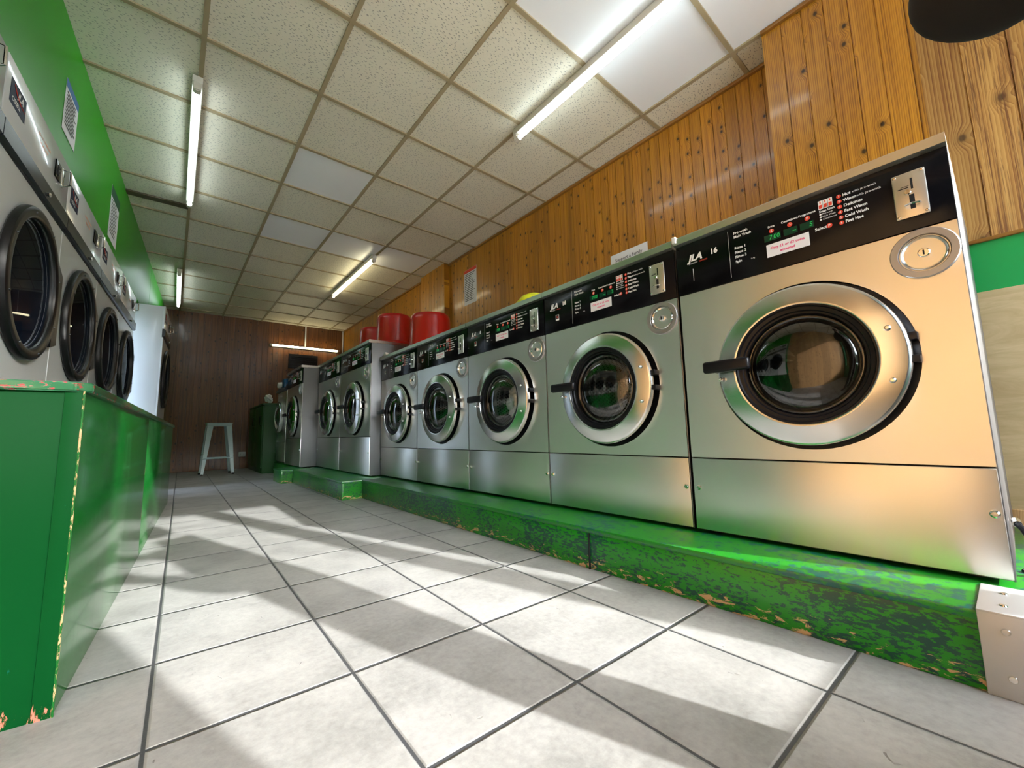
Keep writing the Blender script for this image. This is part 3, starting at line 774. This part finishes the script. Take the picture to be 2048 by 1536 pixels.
# the drum needs a hole through the cabinet and the panel: cut them round
def open_front(root, cx, cz, R):
    for ch in KIDS(root):
        if ch.name.startswith(('cabinet', 'front_panel')):
            bm = bmesh.new(); bm.from_mesh(ch.data)
            big = ch.name.startswith('cabinet')
            x0, x1, z0, z1 = (.002,.864,-.026,2.030) if big else (.002,.864,.62,1.672)
            yf = .012 if big else 0.0
            kill = [f for f in bm.faces if abs(f.normal.y) > .99 and f.calc_center_median().y < .02 and f.calc_area() > .1 and (abs(f.calc_center_median().y-yf) < 1e-3 or not big)]
            kill = [f for f in kill if f.calc_center_median().y <= yf+.02]
            ys = sorted({round(f.calc_center_median().y, 4) for f in kill})
            rects = {}
            for f in kill:
                yy = f.calc_center_median().y
                rects[yy] = (min(v.co.x for v in f.verts), max(v.co.x for v in f.verts), min(v.co.z for v in f.verts), max(v.co.z for v in f.verts))
            bmesh.ops.delete(bm, geom=kill, context='FACES')
            for yy, (a0, a1, b0, b1) in rects.items():
                n = 48
                angs = sorted([2*PI*i/n for i in range(n)]+[math.atan2(z-cz, x-cx) % (2*PI) for x in (a0,a1) for z in (b0,b1)])
                def ed(a):
                    dx, dz = math.cos(a), math.sin(a); t = 1e9
                    if dx > 1e-9: t = min(t, (a1-cx)/dx)
                    if dx < -1e-9: t = min(t, (a0-cx)/dx)
                    if dz > 1e-9: t = min(t, (b1-cz)/dz)
                    if dz < -1e-9: t = min(t, (b0-cz)/dz)
                    return (cx+dx*t, yy, cz+dz*t)
                inn = [bm.verts.new((cx+R*math.cos(a), yy, cz+R*math.sin(a))) for a in angs]; out = [bm.verts.new(ed(a)) for a in angs]
                for i in range(len(angs)):
                    j = (i+1) % len(angs); bm.faces.new([inn[i], inn[j], out[j], out[i]])
            for f in bm.faces: f.smooth = True
            bm.to_mesh(ch.data); bm.free(); ch.data.set_sharp_from_angle(angle=math.radians(35))
dproto = make_dryer(); open_front(dproto, .450, 1.243, .283)
labD = ['white tumble dryer cut off by the left edge of the frame',
        'white tumble dryer with the largest visible black round door at the left edge',
        'second white tumble dryer whose whole black door ring shows, left of the counter corner',
        'third white tumble dryer counted from the left edge, narrow black door',
        'farthest white tumble dryer of the flush row, beside the plain white cabinet side']
for i in range(5):
    r = dproto if i == 0 else copy_tree(dproto)
    y = 1.362+.829*i
    r.location = (LX(y)+.033, y, .026); r.scale = (.953,.953,.953); r.rotation_euler = (0,0,PI/2-ang); tag(r, labD[i], 'tumble dryer', 'white tumble dryers in the left wall')
r = copy_tree(dproto); r.location = (-.155, 5.83, 0); r.rotation_euler = (0,0,PI/2-ang); r.scale = (.953,.953,.976); r.location.z = .026
tag(r, 'white tumble dryer standing forward past the row, plain white side towards the camera', 'tumble dryer', 'white tumble dryers in the left wall')

# ------------------------------------------------------------------ green counter in front of the dryers
ca = math.atan(.042)
root = thing('counter', 'chipped dark green boxed counter in front of the tumble dryers', 'counter', (-.205+.042*1.245, 1.245, 0), PI/2-ca)
L = 3.40
MB().box(.0,0,0,1.36,.018,.637,.0015).build('side_board', M['counter'], root)
MB().box(1.364,0,0,L,.018,.637,.0015).build('side_board', M['counter'], root)
m = MB(); m.box(0,.018,0,.016,.375,.637,.001); m.build('end_board', M['counter_end'], root)
m = MB(); m.box(-.003,-.002,0,.0,.028,.637,.001); m.build('corner_strip', M['counter_end'], root)
m = MB(); m.box(L-.016,.018,0,L,.31,.637); m.build('end_board', M['counter_end'], root)
m = MB(); m.prism([(-.012,.012,.636),(.012,-.012,.636),(L+.01,-.012,.636),(L+.01,.30,.636),(-.012,.385,.636)], (0,0,.020)); bmesh.ops.bevel(m.bm, geom=m.bm.edges[:], offset=.003, segments=2, affect='EDGES')
m.build('counter_top', M['counter_top'], root)
m = MB(); m.box(1.3598,.0002,.0,1.3642,.006,.637); m.build('bare_edge', M['seam'], root, smooth=0)
m = MB(); m.box(-.0038,-.0028,0,.0003,.0010,.637,.001); m.build('bare_edge', M['seam'], root, smooth=0)

# ------------------------------------------------------------------ lights
def lamp(label, x, y0, y1, tube):
    L = y1-y0
    root = thing('fluorescent_light', label, 'light', (x, y0, H-.006), 0, 'ceiling fluorescent lights')
    MB().box(-.027,0,-.045,.027,L,0,.005).build('batten', M['batten'], root)
    for e in (0, L):
        s = 1 if e == 0 else -1
        m = MB(); m.box(-.020,min(e,e+.03*s),-.088,.020,max(e,e+.03*s),-.040,.006); m.lathe([(0,e+.01*s),(.02,e+.01*s),(.02,e+.045*s),(0,e+.045*s)], (0,0,-.072), axis='Y', n=20)
        m.build('lamp_holder', M['batten'], root)
    m = MB(); m.lathe([(0,.04),(.013,.04),(.013,L-.04),(0,L-.04)], (0,0,-.072), axis='Y', n=20); m.build('tube', tube, root)
lamp('long fluorescent light on the ceiling at the top right, over the near washing machines', 1.805, .55, 2.08, M['tube'])
lamp('fluorescent light on the ceiling beside the green wall, nearer of the two on the left', -.012, 2.90, 4.55, M['tube'])
lamp('small distant fluorescent light on the ceiling, farther of the two on the left', -.066, 6.57, 8.25, M['tube'])
lamp('warm fluorescent light on the ceiling above the red tubs', 1.760, 4.70, 6.40, M['tube_warm'])
root = thing('fluorescent_light', 'horizontal warm fluorescent light mounted on the dark back wall', 'light', (1.30, YB-.03, 2.265), -.028)
MB().box(0,-.05,-.012,1.24,-.002,.032,.004).build('batten', M['batten'], root)
m = MB(); m.lathe([(0,.03),(.016,.03),(.016,1.21),(0,1.21)], (0,-.075,.008), axis='X', n=18); m.build('tube', M['tube_warm'], root)
for e in (0,1.205):
    m = MB(); m.box(e,-.095,-.014,e+.035,-.045,.03,.005); m.build('lamp_holder', M['batten'], root)
root = thing('cable_conduit', 'white conduit running from the ceiling to the light on the back wall', 'conduit', (1.915, YB-.047, 2.30))
MB().box(-.012,-.014,0,.012,.0,H-2.30-.006,.002).build('conduit_cover', M['plastic'], root)
root = thing('cable_conduit', 'white conduit in the far right corner of the room', 'conduit', (2.62, YB-.075, 1.2))
MB().box(-.012,-.014,0,.012,.0,H-1.2-.006,.002).build('conduit_cover', M['plastic'], root)

# ------------------------------------------------------------------ loose things
def tub(label, x, y, z, s=1.0):
    root = thing('laundry_tub', label, 'tub', (x, y, z), 0, 'red plastic tubs on top of the washing machines')
    m = MB(); m.lathe([(.186,0),(.190,.004),(.190,.055),(.183,.060),(.176,.30),(.172,.335),(.160,.350),(.05,.353),(0,.353)], axis='Z', n=64); m.build('tub_body', M['red'], root)
    m = MB(); m.tube([(.176,-.05,.20),(.205,-.05,.205),(.205,.05,.205),(.176,.05,.20)], .008, 8); m.build('handle', M['red'], root)
    root.rotation_euler = (0,0,.9); root.scale = (s,s,s); return root
ZTA, ZTB = ZB+1.098, ZB+1.264
tub('nearest of the three red plastic tubs, at the right end', 1.80, 3.36, ZTA+.001, 1.04).rotation_euler = (0,0,.2)
tub('red plastic tub in the middle of the three', 1.75, 4.06, ZTB)
tub('farthest of the three red plastic tubs, half hidden at the left', 1.76, 4.64, ZTB, .96)
root = thing('bowl', 'lime yellow plastic bowl upturned on the third washing machine', 'bowl', (1.80, 1.93, ZTA))
m = MB(); m.lathe([(.155,0),(.160,.004),(.155,.010),(.145,.05),(.12,.115),(.085,.155),(.05,.165),(0,.166)], axis='Z', n=48); m.build('bowl_body', M['yellow'], root)
m = MB(); m.lathe([(.048,.163),(.05,.172),(.044,.173),(.042,.164)], axis='Z', n=32); m.build('foot_ring', M['yellow'], root)
# paper box behind the farthest pair
root = thing('box', 'small white carton on top of the farthest tall washing machine', 'box', (1.50, 6.3, ZTB))
MB().box(-.1,-.07,0,.1,.07,.06,.002).build('carton', M['paper'], root); MB().box(-.104,-.074,.045,.104,.074,.066,.002).build('lid', M['paper'], root)

# papers on walls: local x along wall, z up, facing -y
def notice(name, label, loc, rz, w, h, lines, head=None, headcol=None, tilt=0.0, curl=.0008, title=None, tsize=.02, ink=None):
    root = thing(name, label, 'notice', loc, rz); root.rotation_euler = (0, tilt, rz)
    m = MB(); n = 8
    for i in range(n):
        a, b = w*i/n, w*(i+1)/n
        f = lambda q: -.0003-curl*abs(math.sin(q/w*PI*1.5))
        m.prism([(a,f(a),0),(b,f(b),0),(b,f(b)-.0008,0),(a,f(a)-.0008,0)], (0,0,h))
    m.build('sheet', M['paper'], root, smooth=0)
    y = -.0022-curl
    if head:
        m = MB(); m.box(0.002,y,h-head,w-.002,y+.001,h-.002); m.build('header', headcol, root, smooth=0)
    m = MB(); r = random.Random(len(label))
    for k in range(lines):
        z = h-(head or .03)-.02-(h-(head or 0)-.05)*k/max(1, lines)
        ww = w*r.uniform(.55,.82); m.rect(w*.09, z-.004, w*.09+ww, z+.003, y)
    if lines: m.build('print', ink or M['gap'], root, smooth=0, fix=False)
    if title:
        m = MB(); m.text(title, w/2, h-.055, tsize, y-.001, 0, .0003, 'CENTER'); m.build('title', simple('grey_ink', (.06,.06,.08), .6), root, smooth=0, fix=False)
    return root
notice('paper_sign', 'white paper sign reading Support a Family behind the second washing machine', (RX, 1.915, 1.60), -PI/2, .335, .325, 0, title='Support a Family', tsize=.036, tilt=-.09*0)
notice('notice', 'printed white notice with red heading on the pine wall beside the red tubs', (RX+.0012, 4.09, 2.07), -PI/2, .27, .44, 16, .04, M['red_ink'])
notice('notice', 'white instruction sheet with a blue heading on the green wall, nearest the camera', (LX(2.96)+.001, 2.96, 2.155), PI/2-ang, .235, .285, 11, .045, simple('blue_ink', (.01,.12,.40), .4))
notice('notice', 'white instruction sheet with a green heading on the green wall, farther from the camera', (LX(4.19)+.001, 4.19, 2.085), PI/2-ang, .32, .41, 12, .085, simple('dark_green_ink', (.01,.09,.05), .4))

# stool
root = thing('stool', 'pale blue metal stool standing at the back wall', 'stool', (.525, 7.74, 0), .03)
SH, sb, ss = .775, .205, .150
m = MB(); m.box(-ss-.012,-ss-.012,SH-.012,ss+.012,ss+.012,SH,.010,3); m.build('seat', M['stool'], root)
for s in (-1, 1):
    MB().box(-ss,s*ss-.006,SH-.05,ss,s*ss+.006,SH-.010,.002).build('apron', M['stool'], root)
    MB().box(s*ss-.006,-ss,SH-.05,s*ss+.006,ss,SH-.010,.002).build('apron', M['stool'], root)
for sx in (-1, 1):
    for sy in (-1, 1):
        m = MB(); t0, t1 = .040, .022
        p = lambda z, d: (lambda f: (sx*(sb+(ss-sb)*f), sy*(sb+(ss-sb)*f), z))(z/SH)
        a = p(.02, 0); b = p(SH-.012, 0)
        prof = lambda c, w: [(c[0],c[1],c[2]),(c[0]-sx*w,c[1],c[2]),(c[0]-sx*w,c[1]-sy*.008,c[2]),(c[0]-sx*.010,c[1]-sy*.010,c[2]),(c[0]-sx*.008,c[1]-sy*w,c[2]),(c[0],c[1]-sy*w,c[2])]
        A_, B_ = [m.bm.verts.new(q) for q in prof(a, .034)], [m.bm.verts.new(q) for q in prof(b, .075)]
        for i in range(6): m.bm.faces.new([A_[i], A_[(i+1)%6], B_[(i+1)%6], B_[i]])
        m.bm.faces.new(A_); m.bm.faces.new(B_[::-1])
        lg = m.build('leg', M['stool'], root, smooth=20)
        m = MB(); m.lathe([(0,0),(.016,0),(.017,.018),(.012,.026),(0,.026)], (a[0]-sx*.012,a[1]-sy*.012,0), axis='Z', n=14); m.build('rubber_foot', M['rubber'], lg)
q, z = .188, .245; q2, z2 = .18, .30
for a, b in (((-q,-q,z),(q,-q,z)),((-q,q,z),(q,q,z)),((-q2,-q2,z2),(-q2,q2,z2)),((q2,-q2,z2),(q2,q2,z2))):
    m = MB(); m.tube([a,b], .008, 8); m.build('footrest', M['stool'], root)

root = thing('electrical_socket', 'small white electrical socket low on the dark back wall', 'socket', (.905, YB-.015, .205), -.028)
MB().box(0,-.012,0,.105,0,.088,.004).build('face_plate', M['plastic'], root)
m = MB()
for x in (.025,.07): m.box(x,-.0125,.03,x+.004,-.0115,.042); m.box(x+.008,-.0125,.045,x+.012,-.0115,.058)
m.build('pin_holes', M['gap'], root, smooth=0)
root = thing('vent_panel', 'black rectangular panel on the back wall below the horizontal light', 'panel', (1.63, YB-.036, 1.86), -.028)
MB().box(0,-.03,0,.52,0,.285,.004).build('panel_frame', M['rubber'], root)
for k in range(6): MB().box(.03,-.036,.03+.04*k,.49,-.028,.045+.04*k,.002).build('louvre', M['rubber'], root)
# dull green cabinet in the far corner
root = thing('cabinet', 'dull green cabinet in the far corner behind the washing machines', 'cabinet', (1.03, 8.62, 0), -PI/2)
MB().box(0,.012,.0,1.42,.60,1.03,.003).build('cabinet_body', M['cab_green'], root)
MB().box(-.01,-.01,1.03,1.43,.61,1.06,.004).build('cabinet_top', M['cab_green'], root)
for k in range(2):
    d = MB().box(.01+.705*k,-.006,.08,.70+.705*k,.012,1.02,.003).build('door', M['cab_green'], root)
    m = MB(); m.tube([(.62+.10*k*0+.705*k-.0,-.006,.72),(.62+.705*k,-.03,.73),(.62+.705*k,-.03,.86),(.62+.705*k,-.006,.87)], .007, 8); m.build('handle', M['rubber'], d)
root = thing('tissue', 'crumpled white tissue on the green cabinet in the far corner', 'tissue', (1.12, 7.32, 1.06))
bm = bmesh.new(); bmesh.ops.create_icosphere(bm, subdivisions=4, radius=1)
from mathutils import noise
for v in bm.verts:
    p = v.co.copy(); v.co = p*(.75+.75*noise.noise(p*1.4)+.22*abs(noise.noise(p*3.1))); v.co.x *= .06; v.co.y *= .09; v.co.z = v.co.z*.07+.075
zmin = min(v.co.z for v in bm.verts)
for v in bm.verts: v.co.z -= zmin
m = MB(); m.bm.free(); m.bm = bm; m.build('crumpled_sheet', M['paper'], root, smooth=180)
# hose beside the nearest washer
root = thing('hose', 'black hose looping beside the nearest washing machine at the right edge', 'hose', (0,0,0))
pts = [Vector(p) for p in ((1.66,.030,.27),(1.645,.022,.262),(1.63,.010,.235),(1.62,.004,.20),(1.62,.005,.172),(1.63,.014,.150),(1.66,.03,.158))]
pts = [p+Vector((0,-.014,0)) for p in pts]
m = MB(); m.tube(pts, .0065, 10); m.build('hose_pipe', M['rubber'], root)
m = MB(); m.tube([pts[0], pts[0]+Vector((.02,.002,.006))], .009, 12); m.build('hose_end', M['chrome'], root)

# ------------------------------------------------------------------ person (their shadow lies across the floor, an elbow shows at the top right)
def person():
    root = thing('person', 'person in a dark jacket at the top right corner, long shadow across the floor', 'person', (.97, -.30, 0))
    V, E, Rr = [], [], []
    def v(p, r, par=None):
        V.append(p); Rr.append(r if isinstance(r, tuple) else (r, r)); i = len(V)-1
        if par is not None: E.append((par, i))
        return i
    pel = v((0,0,.90), (.13,.115)); wa = v((0,.02,1.05), (.125,.11), pel); ch = v((-.01,.05,1.24), (.15,.125), wa)
    nb = v((-.01,.07,1.39), (.085,.08), ch); nk = v((-.015,.10,1.46), .055, nb)
    for s in (-1, 1):
        hp = v((0,s*.09,.84), .105, pel); kn = v((-.03,s*.10,.47), .068, hp); an = v((.0,s*.10,.09), .045, kn); v((-.13,s*.11,.045), .040, an)
    # near arm: elbow pushed forward into the picture; hand back to the chest
    sh = v((-.01,.20,1.34), .085, ch); el = v((-.055,.272,1.168), .098, sh); wr = v((-.20,.14,1.26), .050, el)
    s2 = v((-.01,-.16,1.34), .080, ch); e2 = v((-.05,-.24,1.08), .062, s2); w2 = v((-.22,-.12,1.18), .045, e2)
    me = bpy.data.meshes.new('body'); me.from_pydata(V, E, []); o = bpy.data.objects.new('body', me); COL.objects.link(o)
    sm = o.modifiers.new('skin', 'SKIN'); sm.use_smooth_shade = True
    for i, sv in enumerate(me.skin_vertices[0].data): sv.radius = Rr[i]; sv.use_root = (i == 0)
    o.modifiers.new('sub', 'SUBSURF').levels = 3; o.modifiers['sub'].render_levels = 3
    dg = bpy.context.evaluated_depsgraph_get(); dg.update()
    nm = bpy.data.meshes.new_from_object(o.evaluated_get(dg)); nm.name = 'body'
    bpy.data.objects.remove(o)
    nm.materials.clear(); nm.materials.append(M['coat'])
    b = bpy.data.objects.new('body', nm); COL.objects.link(b); b.parent = root
    # head
    bm = bmesh.new(); bmesh.ops.create_uvsphere(bm, u_segments=32, v_segments=24, radius=1)
    for q in bm.verts:
        x, y, z = q.co
        q.co = Vector((x*.095-(.012 if z < 0 else 0), y*.075*(1-.18*max(0,-z)), z*.118))
        if x < -.8 and abs(y) < .25 and -.35 < z < .1: q.co.x -= .022*(1-abs(y)/.25)
        if x < -.6 and .05 < z < .3 and .2 < abs(y) < .5: q.co.x += .008
        if x < -.75 and -.55 < z < -.42: q.co.x += .005
        if abs(y) > .93 and abs(z) < .3: q.co.y *= 1.12
        q.co += Vector((-.03,.12,1.585))
    m = MB(); m.bm.free(); m.bm = bm; m.build('head', M['skin'], root, smooth=180)
    bm = bmesh.new(); bmesh.ops.create_uvsphere(bm, u_segments=28, v_segments=20, radius=1)
    bmesh.ops.delete(bm, geom=[q for q in bm.verts if q.co.z < -.15 and q.co.x < .2 or q.co.z < -.6 or (q.co.x < -.55 and q.co.z < .45)], context='VERTS')
    for q in bm.verts: q.co = Vector((q.co.x*.104, q.co.y*.084, q.co.z*.128))+Vector((-.026,.12,1.588))
    m = MB(); m.bm.free(); m.bm = bm; m.build('hair', M['hair'], root, smooth=180)
    for (wx, wy, wz), s in (((-.20,.14,1.26),1),((-.22,-.12,1.18),-1)):
        m = MB(); m.tube([(wx,wy,wz),(wx-.03,wy-.012*s,wz+.01),(wx-.085,wy-.03*s,wz+.03)], [.026,.036,.034], 12)
        for k in range(4):
            t = (k-1.5)*.019; ln = (.062,.072,.070,.056)[k]
            m.tube([(wx-.080,wy-.03*s,wz+.03+t),(wx-.080-ln*.5,wy-.042*s,wz+.034+t),(wx-.080-ln*.8,wy-.066*s,wz+.034+t)], [.0095,.009,.007], 8)
        m.tube([(wx-.03,wy-.02*s,wz+.035),(wx-.055,wy-.04*s,wz+.062),(wx-.075,wy-.055*s,wz+.072)], [.011,.010,.008], 8)
        m.build('hand', M['skin'], root, smooth=60)
person()

# ------------------------------------------------------------------ light
w = bpy.data.worlds.new('World'); S.world = w; w.use_nodes = True
nt = w.node_tree; nt.nodes.clear()
sky = nt.nodes.new('ShaderNodeTexSky'); sky.sky_type = 'NISHITA'; sky.sun_disc = False
sky.sun_elevation = math.radians(24); sky.sun_rotation = math.radians(163); sky.air_density = 1.0; sky.dust_density = 1.0
bg = nt.nodes.new('ShaderNodeBackground'); bg.inputs[1].default_value = 3.5
out = nt.nodes.new('ShaderNodeOutputWorld')
# dark street-and-trees band added along the horizon to hold back low sky light
tc = nt.nodes.new('ShaderNodeTexCoord'); sx = nt.nodes.new('ShaderNodeSeparateXYZ'); nt.links.new(tc.outputs['Generated'], sx.inputs[0])
nz = nt.nodes.new('ShaderNodeTexNoise'); nz.inputs['Scale'].default_value = 9; nz.inputs['Detail'].default_value = 8; nz.inputs['Roughness'].default_value = .7
nt.links.new(tc.outputs['Generated'], nz.inputs['Vector'])
ad = nt.nodes.new('ShaderNodeMath'); ad.operation = 'MULTIPLY_ADD'; nt.links.new(nz.outputs[0], ad.inputs[0]); ad.inputs[1].default_value = -.22; nt.links.new(sx.outputs[2], ad.inputs[2])
mr = nt.nodes.new('ShaderNodeMapRange'); nt.links.new(ad.outputs[0], mr.inputs[0]); mr.inputs[1].default_value = .10; mr.inputs[2].default_value = .13
mx = nt.nodes.new('ShaderNodeMix'); mx.data_type = 'RGBA'; nt.links.new(mr.outputs[0], mx.inputs[0]); mx.inputs[6].default_value = (.035,.033,.03,1); 
hs = nt.nodes.new('ShaderNodeHueSaturation'); hs.inputs['Saturation'].default_value = .62; nt.links.new(sky.outputs[0], hs.inputs['Color']); nt.links.new(hs.outputs[0], mx.inputs[7])
nt.links.new(mx.outputs[2], bg.inputs[0]); nt.links.new(bg.outputs[0], out.inputs[0])
sun = bpy.data.lights.new('sun', 'SUN'); sun.energy = 10.5; sun.angle = math.radians(.8); sun.color = (1.0,.98,.95)
so = bpy.data.objects.new('sun', sun); COL.objects.link(so)
d = Vector((-.29,.957,-.44*1.0)).normalized()
so.rotation_euler = d.to_track_quat('-Z', 'Y').to_euler()

# ------------------------------------------------------------------ camera
f, yaw, pit, rol = 816.1, .6906, .1179, -.0228
fwd = Vector((math.sin(yaw)*math.cos(pit), math.cos(yaw)*math.cos(pit), math.sin(pit)))
r0 = Vector((math.cos(yaw), -math.sin(yaw), 0)); u0 = r0.cross(fwd)
r2 = r0*math.cos(rol)+u0*math.sin(rol); u2 = r2.cross(fwd)
cam = bpy.data.cameras.new('camera'); cam.sensor_width = 36; cam.lens = 36*f/2048; cam.sensor_fit = 'HORIZONTAL'; cam.clip_start = .02
co = bpy.data.objects.new('camera', cam); COL.objects.link(co)
co.matrix_world = Matrix(((r2.x,u2.x,-fwd.x,0),(r2.y,u2.y,-fwd.y,0),(r2.z,u2.z,-fwd.z,.53),(0,0,0,1)))
S.camera = co
S.view_settings.view_transform = 'Standard'; S.view_settings.look = 'None'; S.view_settings.gamma = 1.0
S.view_settings.use_curve_mapping = False
S.view_settings.exposure = 0.6
